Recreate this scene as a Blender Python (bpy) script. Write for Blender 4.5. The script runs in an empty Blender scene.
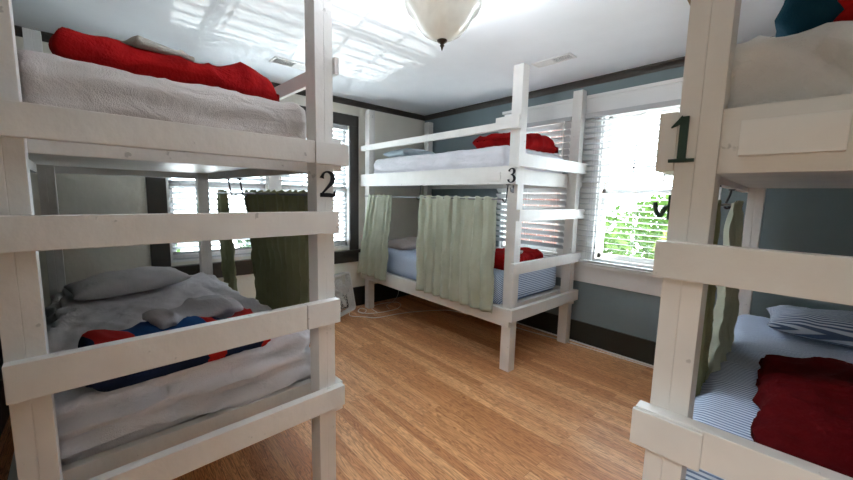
import bpy, bmesh, math, random
from mathutils import Vector, Matrix, noise
random.seed(7)
scene = bpy.context.scene
C = bpy.context.collection
T = .038

# ------------------------------------------------------------------ materials
def mat(name, col=(.8, .8, .8), rough=.5, metal=0., spec=.5):
    m = bpy.data.materials.new(name); m.use_nodes = True
    b = m.node_tree.nodes['Principled BSDF']
    b.inputs['Base Color'].default_value = (*col, 1); b.inputs['Roughness'].default_value = rough
    b.inputs['Metallic'].default_value = metal; b.inputs['Specular IOR Level'].default_value = spec
    return m, m.node_tree, b
def nd(nt, t, **kw):
    n = nt.nodes.new(t)
    for k, v in kw.items():
        if k in n.inputs: n.inputs[k].default_value = v
        else: setattr(n, k, v)
    return n
def coords(nt, scale=(1, 1, 1), rot=(0, 0, 0), loc=(0, 0, 0)):
    tc = nd(nt, 'ShaderNodeTexCoord'); mp = nd(nt, 'ShaderNodeMapping')
    mp.inputs['Scale'].default_value = scale; mp.inputs['Rotation'].default_value = rot; mp.inputs['Location'].default_value = loc
    nt.links.new(tc.outputs['Object'], mp.inputs[0]); return mp.outputs[0]
def ramp(nt, fac, stops, interp='LINEAR'):
    r = nd(nt, 'ShaderNodeValToRGB'); r.color_ramp.interpolation = interp
    e = r.color_ramp.elements
    while len(e) < len(stops): e.new(.5)
    for i, (p, c) in enumerate(stops): e[i].position = p; e[i].color = (*c, 1)
    nt.links.new(fac, r.inputs[0]); return r.outputs[0]
def mix(nt, fac, a, b, mode='MIX'):
    m = nd(nt, 'ShaderNodeMix', data_type='RGBA', blend_type=mode)
    for s, v in ((0, fac), (6, a), (7, b)):
        if isinstance(v, (float, int)): m.inputs[s].default_value = v
        elif isinstance(v, tuple): m.inputs[s].default_value = (*v, 1)
        else: nt.links.new(v, m.inputs[s])
    return m.outputs[2]
def bump(nt, b, h, strength=.3, dist=.01):
    n = nd(nt, 'ShaderNodeBump'); n.inputs['Strength'].default_value = strength; n.inputs['Distance'].default_value = dist
    nt.links.new(h, n.inputs['Height']); nt.links.new(n.outputs[0], b.inputs['Normal'])

def painted(name, col, rough=.45, var=.06, chips=True, bmp=.35):
    m, nt, b = mat(name, col, rough)
    n = nd(nt, 'ShaderNodeTexNoise'); n.inputs['Scale'].default_value = 5; n.inputs['Detail'].default_value = 5
    nt.links.new(coords(nt, (1, 1, 1)), n.inputs[0])
    dark = tuple(c * (1 - 2 * var) for c in col); c = ramp(nt, n.outputs[0], [(.3, dark), (.7, col)])
    n2 = nd(nt, 'ShaderNodeTexNoise'); n2.inputs['Scale'].default_value = 26; n2.inputs['Detail'].default_value = 3
    nt.links.new(coords(nt, (1, 1, .8), loc=(3, 1, 7)), n2.inputs[0])
    if chips:
        f = ramp(nt, n2.outputs[0], [(.70, (0, 0, 0)), (.735, (1, 1, 1))])
        c = mix(nt, f, c, tuple(x * .62 for x in col))
    nt.links.new(c, b.inputs['Base Color']); 
    if bmp: bump(nt, b, n2.outputs[0], bmp, .006)
    return m
WHITE = painted('bed_paint', (.74, .72, .69), .38)
TRIMW = painted('white_trim', (.80, .80, .79), .4, .03, False)
DARKT = painted('dark_trim', (.046, .040, .034), .35, .15, False)
CROWNM = painted('crown_brown', (.045, .036, .030), .4, .1, False)
BEIGE = painted('beige_wall', (.80, .77, .68), .8, .03, False)
BLUE = painted('blue_wall', (.185, .238, .255), .75, .04, False)
DARKW = painted('dark_wall', (.03, .045, .04), .7, .1, False)
CEIL = painted('ceiling_white', (.84, .87, .91), .7, .02, False, 0)
RAWWOOD = painted('raw_wood', (.30, .17, .08), .6, .2, False)
BLACK, _, _ = mat('black_metal', (.018, .018, .02), .4, .6)
GREENK, _, _ = mat('dark_green_metal', (.012, .035, .022), .45, .3)
ROD, _, _ = mat('grey_rod', (.22, .22, .23), .3, .9)
BRONZE, _, _ = mat('bronze', (.10, .075, .055), .35, .9)
PLASTIC, _, _ = mat('white_plastic', (.82, .82, .80), .35)
GREYP, _, _ = mat('grey_plastic', (.74, .74, .72), .4)
SLAT, _, _ = mat('blind_slat', (.50, .51, .52), .45)
DARKIN, _, _ = mat('vent_dark', (.025, .025, .028), .7)

def floor_mat():
    m, nt, b = mat('oak_floor', (.4, .2, .08), .33)
    co = coords(nt)
    br = nd(nt, 'ShaderNodeTexBrick', offset=.37, offset_frequency=2)
    br.inputs['Scale'].default_value = 1; br.inputs['Mortar Size'].default_value = .0009; br.inputs['Mortar Smooth'].default_value = .2
    br.inputs['Brick Width'].default_value = 1.15; br.inputs['Row Height'].default_value = .057; br.inputs['Bias'].default_value = 0
    br.inputs['Color1'].default_value = (0, 0, 0, 1); br.inputs['Color2'].default_value = (1, 1, 1, 1); br.inputs['Mortar'].default_value = (.5, .5, .5, 1)
    nt.links.new(co, br.inputs[0])
    base = ramp(nt, br.outputs[0], [(0, (.60, .27, .11)), (.5, (.74, .38, .175)), (1, (.86, .50, .26))])
    # grain
    sep = nd(nt, 'ShaderNodeVectorMath', operation='ADD'); nt.links.new(coords(nt, (1.6, 26, 1)), sep.inputs[0])
    sc = nd(nt, 'ShaderNodeVectorMath', operation='SCALE'); nt.links.new(br.outputs[0], sc.inputs[0]); sc.inputs['Scale'].default_value = 37
    nt.links.new(sc.outputs[0], sep.inputs[1])
    n = nd(nt, 'ShaderNodeTexNoise'); n.inputs['Scale'].default_value = 1.6; n.inputs['Detail'].default_value = 5; n.inputs['Distortion'].default_value = 1.3
    nt.links.new(sep.outputs[0], n.inputs[0])
    w = nd(nt, 'ShaderNodeMath', operation='MULTIPLY'); nt.links.new(n.outputs[0], w.inputs[0]); w.inputs[1].default_value = 9
    fr = nd(nt, 'ShaderNodeMath', operation='PINGPONG'); nt.links.new(w.outputs[0], fr.inputs[0]); fr.inputs[1].default_value = .5
    g = ramp(nt, fr.outputs[0], [(0, (.30, .21, .15)), (.2, (.74, .66, .60)), (.48, (1, 1, 1))])
    c = mix(nt, .85, base, g, 'MULTIPLY')
    gap = ramp(nt, br.outputs['Fac'], [(0, (1, 1, 1)), (1, (.35, .25, .2))])
    c = mix(nt, 1., c, gap, 'MULTIPLY')
    nt.links.new(c, b.inputs['Base Color'])
    n3 = nd(nt, 'ShaderNodeTexNoise'); n3.inputs['Scale'].default_value = 3
    nt.links.new(co, n3.inputs[0])
    rr = nd(nt, 'ShaderNodeMapRange'); rr.inputs[3].default_value = .26; rr.inputs[4].default_value = .42
    nt.links.new(n3.outputs[0], rr.inputs[0]); nt.links.new(rr.outputs[0], b.inputs['Roughness'])
    bump(nt, b, br.outputs['Fac'], -.25, .002); return m
OAK = floor_mat()

def cloth(name, col, col2=None, rough=.9, weave=300, soft=4, trans=0, bs=.45):
    m, nt, b = mat(name, col, rough, 0, .15)
    n = nd(nt, 'ShaderNodeTexNoise'); n.inputs['Scale'].default_value = soft; n.inputs['Detail'].default_value = 6
    nt.links.new(coords(nt), n.inputs[0])
    c2 = col2 or tuple(x * .82 for x in col)
    c = ramp(nt, n.outputs[0], [(.3, c2), (.7, col)])
    nt.links.new(c, b.inputs['Base Color'])
    n2 = nd(nt, 'ShaderNodeTexNoise'); n2.inputs['Scale'].default_value = weave
    nt.links.new(coords(nt), n2.inputs[0]); n4 = nd(nt, 'ShaderNodeTexNoise'); n4.inputs['Scale'].default_value = 7; n4.inputs['Detail'].default_value = 4; n4.inputs['Distortion'].default_value = 1.4
    nt.links.new(coords(nt, (1, 1, 1.6)), n4.inputs[0])
    ad = nd(nt, 'ShaderNodeMath', operation='MULTIPLY_ADD'); nt.links.new(n4.outputs[0], ad.inputs[0]); ad.inputs[1].default_value = 6; nt.links.new(n2.outputs[0], ad.inputs[2])
    bump(nt, b, ad.outputs[0], bs, .006)
    b.inputs['Sheen Weight'].default_value = .15 if min(col) > .03 else 0
    if min(col) < .03: b.inputs['Specular IOR Level'].default_value = .04
    if trans:
        t = nd(nt, 'ShaderNodeBsdfTranslucent'); nt.links.new(c, t.inputs[0])
        mx = nd(nt, 'ShaderNodeMixShader'); mx.inputs[0].default_value = trans
        nt.links.new(b.outputs[0], mx.inputs[1]); nt.links.new(t.outputs[0], mx.inputs[2])
        nt.links.new(mx.outputs[0], nt.nodes['Material Output'].inputs[0])
    return m
SHEET_GREY = cloth('grey_sheet', (.58, .53, .51), (.50, .46, .44))
SHEET_LAV = cloth('lavender_grey_sheet', (.76, .73, .76), (.66, .63, .66))
SHEET_WHITE = cloth('white_sheet', (.74, .73, .78))
SHEET_COVER = cloth('thin_white_cover', (.74, .73, .72), (.62, .61, .61), soft=9)
PILLOW_GREY = cloth('grey_pillow', (.70, .68, .70))
PILLOW_BLUE = cloth('pale_blue_pillow', (.42, .50, .55))
PILLOW_BEIGE = cloth('beige_pillow', (.46, .40, .38))
RED = cloth('red_fleece', (.33, .009, .009), (.20, .005, .006), weave=120, soft=8)
TEAL = cloth('dark_teal_fleece', (.010, .055, .085), (.006, .030, .055))
RED_DEEP = cloth('deep_red_fleece', (.085, .003, .004), (.055, .002, .003), weave=90, soft=14)
TOWEL = cloth('grey_towel', (.42, .40, .36))
TOWEL_LT = cloth('light_grey_cloth', (.48, .47, .50))
SAGE = cloth('sage_curtain', (.50, .53, .43), (.42, .44, .34), weave=220, trans=.22, bs=.2)
OLIVE = cloth('olive_curtain', (.30, .32, .18), (.24, .255, .14), weave=220, trans=.12, bs=.2)

def striped(name, axis, pitch, ca, cb, rot=(0, 0, 0), duty=.5):
    m, nt, b = mat(name, ca, .9, 0, .15)
    sx = nd(nt, 'ShaderNodeSeparateXYZ'); nt.links.new(coords(nt, rot=rot), sx.inputs[0])
    d = nd(nt, 'ShaderNodeMath', operation='DIVIDE'); nt.links.new(sx.outputs[axis], d.inputs[0]); d.inputs[1].default_value = pitch
    f = nd(nt, 'ShaderNodeMath', operation='FRACT'); nt.links.new(d.outputs[0], f.inputs[0])
    c = ramp(nt, f.outputs[0], [(0, ca), (duty - .08, ca), (duty, cb), (.94, cb), (1, ca)])
    nt.links.new(c, b.inputs['Base Color']); return m
def striped_bed(name, ca, cb, pitch=.017):
    # stripes run across the bed: they follow length on the top and height on the end face
    m, nt, b = mat(name, ca, .9, 0, .15)
    sx = nd(nt, 'ShaderNodeSeparateXYZ'); nt.links.new(coords(nt), sx.inputs[0])
    a = nd(nt, 'ShaderNodeMath', operation='SUBTRACT'); nt.links.new(sx.outputs[0], a.inputs[0]); nt.links.new(sx.outputs[2], a.inputs[1])
    d = nd(nt, 'ShaderNodeMath', operation='DIVIDE'); nt.links.new(a.outputs[0], d.inputs[0]); d.inputs[1].default_value = pitch
    f = nd(nt, 'ShaderNodeMath', operation='FRACT'); nt.links.new(d.outputs[0], f.inputs[0])
    c = ramp(nt, f.outputs[0], [(0, ca), (.5, ca), (.58, cb), (.92, cb), (1, ca)])
    nt.links.new(c, b.inputs['Base Color']); return m
STRIPE_SHEET = striped_bed('blue_striped_sheet', (.70, .79, .92), (.17, .25, .42))
STRIPE_PILLOW = striped('striped_pillowcase', 1, .017, (.60, .66, .76), (.10, .14, .24), rot=(0, 0, .04))
STRIPE_PILLOW2 = striped('striped_cloth', 0, .015, (.55, .60, .72), (.12, .16, .26), rot=(.4, .5, .3))

def patch_fleece():
    m, nt, b = mat('red_navy_fleece', (.3, .02, .02), .9, 0, .1)
    n = nd(nt, 'ShaderNodeTexNoise'); n.inputs['Scale'].default_value = 5; co_ = coords(nt); nt.links.new(co_, n.inputs[0])
    sx = nd(nt, 'ShaderNodeSeparateXYZ'); nt.links.new(co_, sx.inputs[0])
    f = nd(nt, 'ShaderNodeMath', operation='MULTIPLY_ADD'); nt.links.new(sx.outputs[1], f.inputs[0]); f.inputs[1].default_value = 1.66; f.inputs[2].default_value = .43
    f2 = nd(nt, 'ShaderNodeMath', operation='MULTIPLY_ADD'); nt.links.new(n.outputs[0], f2.inputs[0]); f2.inputs[1].default_value = .14; nt.links.new(f.outputs[0], f2.inputs[2])
    f3 = nd(nt, 'ShaderNodeMath', operation='MULTIPLY_ADD'); nt.links.new(sx.outputs[0], f3.inputs[0]); f3.inputs[1].default_value = -.35; nt.links.new(f2.outputs[0], f3.inputs[2])
    navy, red, blue = (.010, .018, .05), (.42, .02, .018), (.016, .065, .20)
    top = ramp(nt, f3.outputs[0], [(0, navy), (.05, red), (.24, blue), (.58, red), (.66, navy), (.80, red)], 'CONSTANT')
    front = ramp(nt, f3.outputs[0], [(0, navy), (.5, red), (.60, navy), (.84, red)], 'CONSTANT')
    g = nd(nt, 'ShaderNodeNewGeometry'); gx = nd(nt, 'ShaderNodeSeparateXYZ'); nt.links.new(co_, gx.inputs[0])
    st = nd(nt, 'ShaderNodeMath', operation='GREATER_THAN'); nt.links.new(gx.outputs[2], st.inputs[0]); st.inputs[1].default_value = .085
    c = mix(nt, st.outputs[0], front, top)
    nt.links.new(c, b.inputs['Base Color']); return m
PATCH = patch_fleece()

def glass_mat():
    m = bpy.data.materials.new('pane_glass'); m.use_nodes = True; nt = m.node_tree
    nt.nodes.remove(nt.nodes['Principled BSDF'])
    t = nd(nt, 'ShaderNodeBsdfTransparent'); t.inputs[0].default_value = (.93, .96, .96, 1)
    g = nd(nt, 'ShaderNodeBsdfGlossy'); g.inputs['Roughness'].default_value = .02
    mx = nd(nt, 'ShaderNodeMixShader'); mx.inputs[0].default_value = .05
    nt.links.new(t.outputs[0], mx.inputs[1]); nt.links.new(g.outputs[0], mx.inputs[2])
    nt.links.new(mx.outputs[0], nt.nodes['Material Output'].inputs[0]); return m
GLASS = glass_mat()
def shade_mat():
    m, nt, b = mat('alabaster_glass', (.74, .71, .62), .22)
    n = nd(nt, 'ShaderNodeTexNoise'); n.inputs['Scale'].default_value = 6; n.inputs['Distortion'].default_value = 2
    nt.links.new(coords(nt), n.inputs[0])
    nt.links.new(ramp(nt, n.outputs[0], [(.3, (.76, .77, .75)), (.7, (.88, .89, .87))]), b.inputs['Base Color'])
    b.inputs['Coat Weight'].default_value = .5
    t = nd(nt, 'ShaderNodeBsdfTranslucent'); t.inputs[0].default_value = (.9, .88, .82, 1)
    mx = nd(nt, 'ShaderNodeMixShader'); mx.inputs[0].default_value = .05
    nt.links.new(b.outputs[0], mx.inputs[1]); nt.links.new(t.outputs[0], mx.inputs[2]); nt.links.new(mx.outputs[0], nt.nodes['Material Output'].inputs[0])
    return m
SHADE = shade_mat()
def brick_mat():
    m, nt, b = mat('pink_brick', (.6, .35, .3), .85)
    br = nd(nt, 'ShaderNodeTexBrick'); br.inputs['Scale'].default_value = 1
    br.inputs['Brick Width'].default_value = .2; br.inputs['Row Height'].default_value = .07; br.inputs['Mortar Size'].default_value = .008
    br.inputs['Color1'].default_value = (.30, .13, .10, 1); br.inputs['Color2'].default_value = (.36, .17, .13, 1); br.inputs['Mortar'].default_value = (.6, .5, .45, 1)
    nt.links.new(coords(nt, rot=(math.pi / 2, 0, 0)), br.inputs[0]); nt.links.new(br.outputs[0], b.inputs['Base Color']); return m
BRICK = brick_mat()
LEAF = cloth('leaf_green', (.055, .10, .022), (.025, .055, .012), soft=1.5, trans=.3)
LEAFY = cloth('leaf_yellow', (.15, .18, .035), (.10, .13, .022), soft=1.5, trans=.3)
LEAFD = cloth('leaf_dark', (.03, .055, .025), (.015, .035, .013), soft=1.5, trans=.3)
BARK = painted('bark', (.10, .07, .05), .9, .2, False)
PAVE = painted('pavement', (.66, .66, .65), .9, .1, False)

# ------------------------------------------------------------------ object helpers
def link(name, bm, m, parent=None, smooth=False):
    me = bpy.data.meshes.new(name)
    bmesh.ops.recalc_face_normals(bm, faces=bm.faces)
    bm.to_mesh(me); bm.free()
    if smooth:
        for p in me.polygons: p.use_smooth = True
    o = bpy.data.objects.new(name, me); C.objects.link(o)
    me.materials.append(m)
    if parent: o.parent = parent
    return o
def tag(o, label=None, cat=None, group=None, kind=None):
    if label: o['label'] = label
    if cat: o['category'] = cat
    if group: o['group'] = group
    if kind: o['kind'] = kind
    return o
def thing(name, label, cat, loc=(0, 0, 0), rz=0, group=None):
    o = bpy.data.objects.new(name, None); C.objects.link(o); o.location = loc; o.rotation_euler = (0, 0, rz)
    o.empty_display_size = .1
    return tag(o, label, cat, group)
def addbox(bm, x, y, z, bev=.003):
    b2 = bmesh.new(); bmesh.ops.create_cube(b2, size=1)
    for v in b2.verts:
        v.co = Vector((x[0] + (v.co.x + .5) * (x[1] - x[0]), y[0] + (v.co.y + .5) * (y[1] - y[0]), z[0] + (v.co.z + .5) * (z[1] - z[0])))
    if bev: bmesh.ops.bevel(b2, geom=b2.edges[:], offset=bev, segments=2, affect='EDGES', profile=.7)
    me = bpy.data.meshes.new('t'); b2.to_mesh(me); b2.free(); bm.from_mesh(me); bpy.data.meshes.remove(me)
def box(name, m, parent, x, y, z, bev=.003):
    bm = bmesh.new(); addbox(bm, x, y, z, bev); return link(name, bm, m, parent)
def tube_bm(bm, pts, r, seg=10, cap=True):
    pts = [Vector(p) for p in pts]; rings = []
    rr = r if isinstance(r, (list, tuple)) else [r] * len(pts)
    up = None
    for i, p in enumerate(pts):
        d = (pts[min(i + 1, len(pts) - 1)] - pts[max(i - 1, 0)]).normalized()
        if up is None: up = Vector((0, 0, 1)) if abs(d.z) < .9 else Vector((1, 0, 0))
        a = d.cross(up).normalized(); b = a.cross(d).normalized(); up = b
        rings.append([bm.verts.new(p + (a * math.cos(t) + b * math.sin(t)) * rr[i]) for t in [2 * math.pi * k / seg for k in range(seg)]])
    for A, B in zip(rings, rings[1:]):
        for k in range(seg): bm.faces.new((A[k], A[(k + 1) % seg], B[(k + 1) % seg], B[k]))
    if cap: bm.faces.new(rings[0][::-1]); bm.faces.new(rings[-1])
def tube(name, m, parent, pts, r, seg=10):
    bm = bmesh.new(); tube_bm(bm, pts, r, seg); return link(name, bm, m, parent, True)
def smooth_path(pts, n=8):
    P = [Vector(p) for p in pts]; out = []
    for i in range(len(P) - 1):
        a, b, c, d = P[max(i - 1, 0)], P[i], P[i + 1], P[min(i + 2, len(P) - 1)]
        for k in range(n):
            t = k / n
            out.append(.5 * ((2 * b) + (c - a) * t + (2 * a - 5 * b + 4 * c - d) * t * t + (3 * b - a - 3 * c + d) * t ** 3))
    out.append(P[-1]); return out
def lathe(name, m, parent, prof, seg=40, loc=(0, 0, 0), ripple=0):
    bm = bmesh.new(); rings = []
    for r, z in prof:
        rings.append([bm.verts.new((loc[0] + r * math.cos(t), loc[1] + r * math.sin(t), loc[2] + z)) for t in [2 * math.pi * k / seg for k in range(seg)]])
    for A, B in zip(rings, rings[1:]):
        for k in range(seg): bm.faces.new((A[k], A[(k + 1) % seg], B[(k + 1) % seg], B[k]))
    for R_ in (rings[0], rings[-1]):
        if (R_[0].co - R_[seg // 2].co).length > 1e-4: bm.faces.new(R_)
    bmesh.ops.remove_doubles(bm, verts=bm.verts, dist=1e-6)
    return link(name, bm, m, parent, True)
def fnoise(x, y, z, s): return noise.noise(Vector((x * s, y * s, z * s)))
def soft_box(name, m, parent, x, y, z, r, res, disp, crown=0):
    """a stuffed, rounded block: disp(p, n, (u, v, w)) gives the displacement vector"""
    bm = bmesh.new(); lo = Vector((x[0], y[0], z[0])); hi = Vector((x[1], y[1], z[1])); S = hi - lo; c = (lo + hi) / 2
    nn = [max(4, int(S[i] / res)) for i in range(3)]
    cache = {}
    def vert(i, j, k):
        key = (i, j, k)
        if key in cache: return cache[key]
        q = Vector((lo.x + S.x * i / nn[0], lo.y + S.y * j / nn[1], lo.z + S.z * k / nn[2]))
        rr = [min(r, S[a] / 2 * .98) for a in range(3)]
        inner = Vector([min(max(q[a], lo[a] + rr[a]), hi[a] - rr[a]) for a in range(3)])
        d = Vector([(q[a] - inner[a]) / rr[a] for a in range(3)]); n = d.normalized() if d.length > 1e-6 else Vector((0, 0, 1))
        p = inner + Vector([n[a] * rr[a] for a in range(3)])
        u = [(q[a] - c[a]) / (S[a] / 2) for a in range(3)]
        if u[2] > 0 : p.z += crown * (1 - u[0] ** 2) * (1 - u[1] ** 2) * u[2]
        p += disp(p, n, u)
        cache[key] = bm.verts.new(p); return cache[key]
    def face(a, b, c_, d): bm.faces.new((a, b, c_, d))
    for k in (0, nn[2]):
        for i in range(nn[0]):
            for j in range(nn[1]): face(vert(i, j, k), vert(i + 1, j, k), vert(i + 1, j + 1, k), vert(i, j + 1, k))
    for j in (0, nn[1]):
        for i in range(nn[0]):
            for k in range(nn[2]): face(vert(i, j, k), vert(i + 1, j, k), vert(i + 1, j, k + 1), vert(i, j, k + 1))
    for i in (0, nn[0]):
        for j in range(nn[1]):
            for k in range(nn[2]): face(vert(i, j, k), vert(i, j + 1, k), vert(i, j + 1, k + 1), vert(i, j, k + 1))
    return link(name, bm, m, parent, True)
def pillow(name, m, parent, L, W, H, seed=0, nx=44, ny=30, crump=.012):
    bm = bmesh.new(); top, bot = [], []
    for j in range(ny + 1):
        rt, rb = [], []
        for i in range(nx + 1):
            u = 2 * i / nx - 1; v = 2 * j / ny - 1
            e = max(0, (1 - abs(u) ** 2.6)) ** .55 * max(0, (1 - abs(v) ** 2.6)) ** .55
            px = u * L / 2 * (1 - .07 * (1 - u * u) * 0 - .055 * (1 - abs(v)) ** 0 * v * v * 0) - u * .035 * (1 - v * v) * 0
            pin = 1 - .06 * (1 - v * v) * abs(u) ** 3; pin2 = 1 - .09 * (1 - u * u) * abs(v) ** 3
            X = u * L / 2 * pin; Y = v * W / 2 * pin2
            n1 = fnoise(X + seed, Y, 0, 7) * crump * 1.5 + (1 - abs(fnoise(X, Y + seed, 1, 11))) * crump * .8 - crump * .5
            rt.append(bm.verts.new((X, Y, H * .5 + H * .55 * e + n1 * min(1, e * 2))))
            if i in (0, nx) or j in (0, ny): rb.append(rt[-1])
            else: rb.append(bm.verts.new((X, Y, H * .5 - H * .5 * e ** .7)))
        top.append(rt); bot.append(rb)
    for j in range(ny):
        for i in range(nx):
            bm.faces.new((top[j][i], top[j][i + 1], top[j + 1][i + 1], top[j + 1][i]))
            q = (bot[j][i], bot[j + 1][i], bot[j + 1][i + 1], bot[j][i + 1])
            if len(set(q)) == 4 and not all(a is b for a, b in zip(q, (top[j][i], top[j + 1][i], top[j + 1][i + 1], top[j][i + 1]))):
                try: bm.faces.new(q)
                except ValueError: pass
    return link(name, bm, m, parent, True)

# ------------------------------------------------------------------ room
H = 2.5157
XE, YS, XW0 = 5.05, -3.98, 0
def wall_with_holes(name, m, axis, pos, thick, a, holes, ztop=H):
    """axis 'x': wall plane at x=pos spanning y in a; axis 'y': plane at y=pos spanning x in a. holes: (a0,a1,z0,z1)"""
    bm = bmesh.new()
    cuts = sorted(set([a[0], a[1]] + [h for q in holes for h in q[:2]]))
    for c0, c1 in zip(cuts, cuts[1:]):
        hz = [h for h in holes if h[0] <= c0 + 1e-6 and h[1] >= c1 - 1e-6]
        segs = [(0, ztop)] if not hz else [(0, hz[0][2]), (hz[0][3], ztop)]
        for z0, z1 in segs:
            p = (pos, pos + thick) if thick > 0 else (pos + thick, pos)
            if axis == 'x': addbox(bm, p, (c0, c1), (z0, z1), 0)
            else: addbox(bm, (c0, c1), p, (z0, z1), 0)
    return tag(link(name, bm, m), kind='structure')
tag(box('floor', OAK, None, (-.15, XE + .1), (YS - .1, .15), (-.12, 0), 0), kind='structure')
tag(box('ceiling', CEIL, None, (-.15, XE + .1), (YS - .1, .15), (H, H + .1), 0), kind='structure')
# window openings
WB = [(1.40, 2.12, .84, 2.20), (2.46, 3.22, .84, 2.20)]     # blue wall (x)
WL = [(-3.02, -2.15, .76, 2.24), (-2.03, -1.185, .76, 2.24)]   # left wall (y)
wall_with_holes('wall_right', BLUE, 'y', 0, .15, (-.15, XE + .1), WB)
wall_with_holes('wall_left', BEIGE, 'x', 0, -.15, (YS - .1, 0), WL)
wall_with_holes('wall_back', BEIGE, 'x', XE, .1, (YS - .1, 0), [])
wall_with_holes('wall_front', DARKW, 'y', YS, -.1, (-.15, XE + .1), [(3.40, 4.50, 0, 2.08)])
# baseboards, crown
def trim(name, m, x, y, z, b=.004): return tag(box(name, m, None, x, y, z, b), kind='structure')
BASEM = painted('baseboard_black', (.022, .024, .020), .35, .1, False)
trim('baseboard_right', BASEM, (0.02, XE), (-.02, 0), (0, .215))
trim('baseboard_left', BASEM, (0, .02), (YS, -.0), (0, .245))
trim('baseboard_back', DARKT, (XE - .02, XE), (YS, -.02), (0, .22))
trim('baseboard_front', DARKT, (.02, 3.29), (YS, YS + .02), (0, .22))
trim('trim_1', TRIMW, (.02, XE - .02), (-.032, -.02), (0, .012), .002)
def crown(name, p0, p1, inward):
    bm = bmesh.new(); prof = [(0, 0), (.045, 0), (.045, -.012), (.03, -.02), (.018, -.04), (.012, -.058), (0, -.058)]
    rings = []
    for p in (p0, p1):
        rings.append([bm.verts.new((p[0] + inward[0] * a, p[1] + inward[1] * a, H + z)) for a, z in prof])
    n = len(prof)
    for k in range(n): bm.faces.new((rings[0][k], rings[0][(k + 1) % n], rings[1][(k + 1) % n], rings[1][k]))
    bm.faces.new(rings[0]); bm.faces.new(rings[1]); tag(link(name, bm, CROWNM), kind='structure')
crown('trim_2', (0, 0), (XE, 0), (0, -1)); crown('trim_3', (0, YS), (0, 0), (1, 0))
crown('trim_4', (XE, YS), (XE, 0), (-1, 0)); crown('trim_5', (0, YS), (XE, YS), (0, 1))
# white casing of the twin window in the blue wall
bm = bmesh.new()
addbox(bm, (1.38, 3.40), (-.024, 0), (2.20, 2.345)); addbox(bm, (1.36, 3.42), (-.04, 0), (2.335, 2.365))
for x in ((1.38, 1.40), (2.12, 2.46), (3.22, 3.37)): addbox(bm, x, (-.02, 0), (.80, 2.20))
tag(link('trim_6', bm, TRIMW), kind='structure')
bm = bmesh.new(); addbox(bm, (1.36, 3.42), (-.055, .0), (.775, .81)); tag(link('trim_7', bm, TRIMW), kind='structure')
bm = bmesh.new(); addbox(bm, (1.38, 3.37), (-.02, 0), (.615, .775)); tag(link('trim_8', bm, TRIMW), kind='structure')
# dark casing in the left wall
bm = bmesh.new()
addbox(bm, (0, .024), (-3.16, -1.08), (2.22, 2.345))
for y in ((-3.16, -3.02), (-1.20, -1.08)): addbox(bm, (0, .022), y, (.73, 2.22))
tag(link('trim_9', bm, DARKT), kind='structure')
bm = bmesh.new(); addbox(bm, (0, .022), (-2.15, -2.03), (.73, 2.22)); tag(link('trim_10', bm, TRIMW), kind='structure')
bm = bmesh.new(); addbox(bm, (0, .065), (-3.20, -1.04), (.695, .73)); addbox(bm, (0, .02), (-3.16, -1.08), (.575, .695)); tag(link('trim_11', bm, DARKT), kind='structure')

def window(name, axis, a0, a1, z0, z1, sgn, m, muntins=(2, 2), depth=.15):
    """sash window set in the wall; local u along wall"""
    r = bpy.data.objects.new(name, None); C.objects.link(r); tag(r, kind='structure')
    def bx(nm, mm, u, d, z, bev=.002):
        d = (sgn * d[0], sgn * d[1]); d = (min(d), max(d))
        if axis == 'y': r.location = ((a0 + a1) / 2, 0, z0); x, y = (u[0] - r.location.x, u[1] - r.location.x), d
        else: r.location = (0, (a0 + a1) / 2, z0); x, y = d, (u[0] - r.location.y, u[1] - r.location.y)
        addbox(nm, x, y, (z[0] - z0, z[1] - z0), bev)
    f = bmesh.new(); w = .02
    bx(f, m, (a0, a0 + w), (0, depth), (z0, z1)); bx(f, m, (a1 - w, a1), (0, depth), (z0, z1))
    bx(f, m, (a0, a1), (0, depth), (z1 - w, z1)); bx(f, m, (a0, a1), (0, depth), (z0, z0 + w)); link('window_frame', f, m, r)
    zm = z0 + (z1 - z0) * .46
    for nm, (s0, s1), (d0, d1) in (('upper_sash', (zm, z1 - w), (.09, .125)), ('lower_sash', (z0 + w, zm + .04), (.05, .085))):
        s = bmesh.new(); e = .035; b0, b1 = a0 + w, a1 - w
        bx(s, m, (b0, b0 + e), (d0, d1), (s0, s1)); bx(s, m, (b1 - e, b1), (d0, d1), (s0, s1))
        bx(s, m, (b0, b1), (d0, d1), (s1 - .04, s1)); bx(s, m, (b0, b1), (d0, d1), (s0, s0 + .045))
        if nm == 'upper_sash':
            for k in range(1, muntins[0] + 1):
                u = b0 + (b1 - b0) * k / (muntins[0] + 1); bx(s, m, (u - .008, u + .008), (d0 + .005, d1 - .005), (s0, s1))
            for k in range(1, muntins[1] + 1):
                z = s0 + (s1 - s0) * k / (muntins[1] + 1); bx(s, m, (b0, b1), (d0 + .005, d1 - .005), (z - .008, z + .008))
        so = link(nm, s, m, r)
        g = bmesh.new(); dm = (d0 + d1) / 2; bx(g, GLASS, (b0 + .03, b1 - .03), (dm - .002, dm + .002), (s0 + .03, s1 - .03), 0)
        go = link('pane', g, GLASS, so)
    return r
window('window_1', 'y', *WB[0], 1, TRIMW); window('window_2', 'y', *WB[1], 1, TRIMW)
window('window_3', 'x', *WL[0], -1, TRIMW, (2, 1)); window('window_4', 'x', *WL[1], -1, TRIMW, (2, 1))
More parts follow.
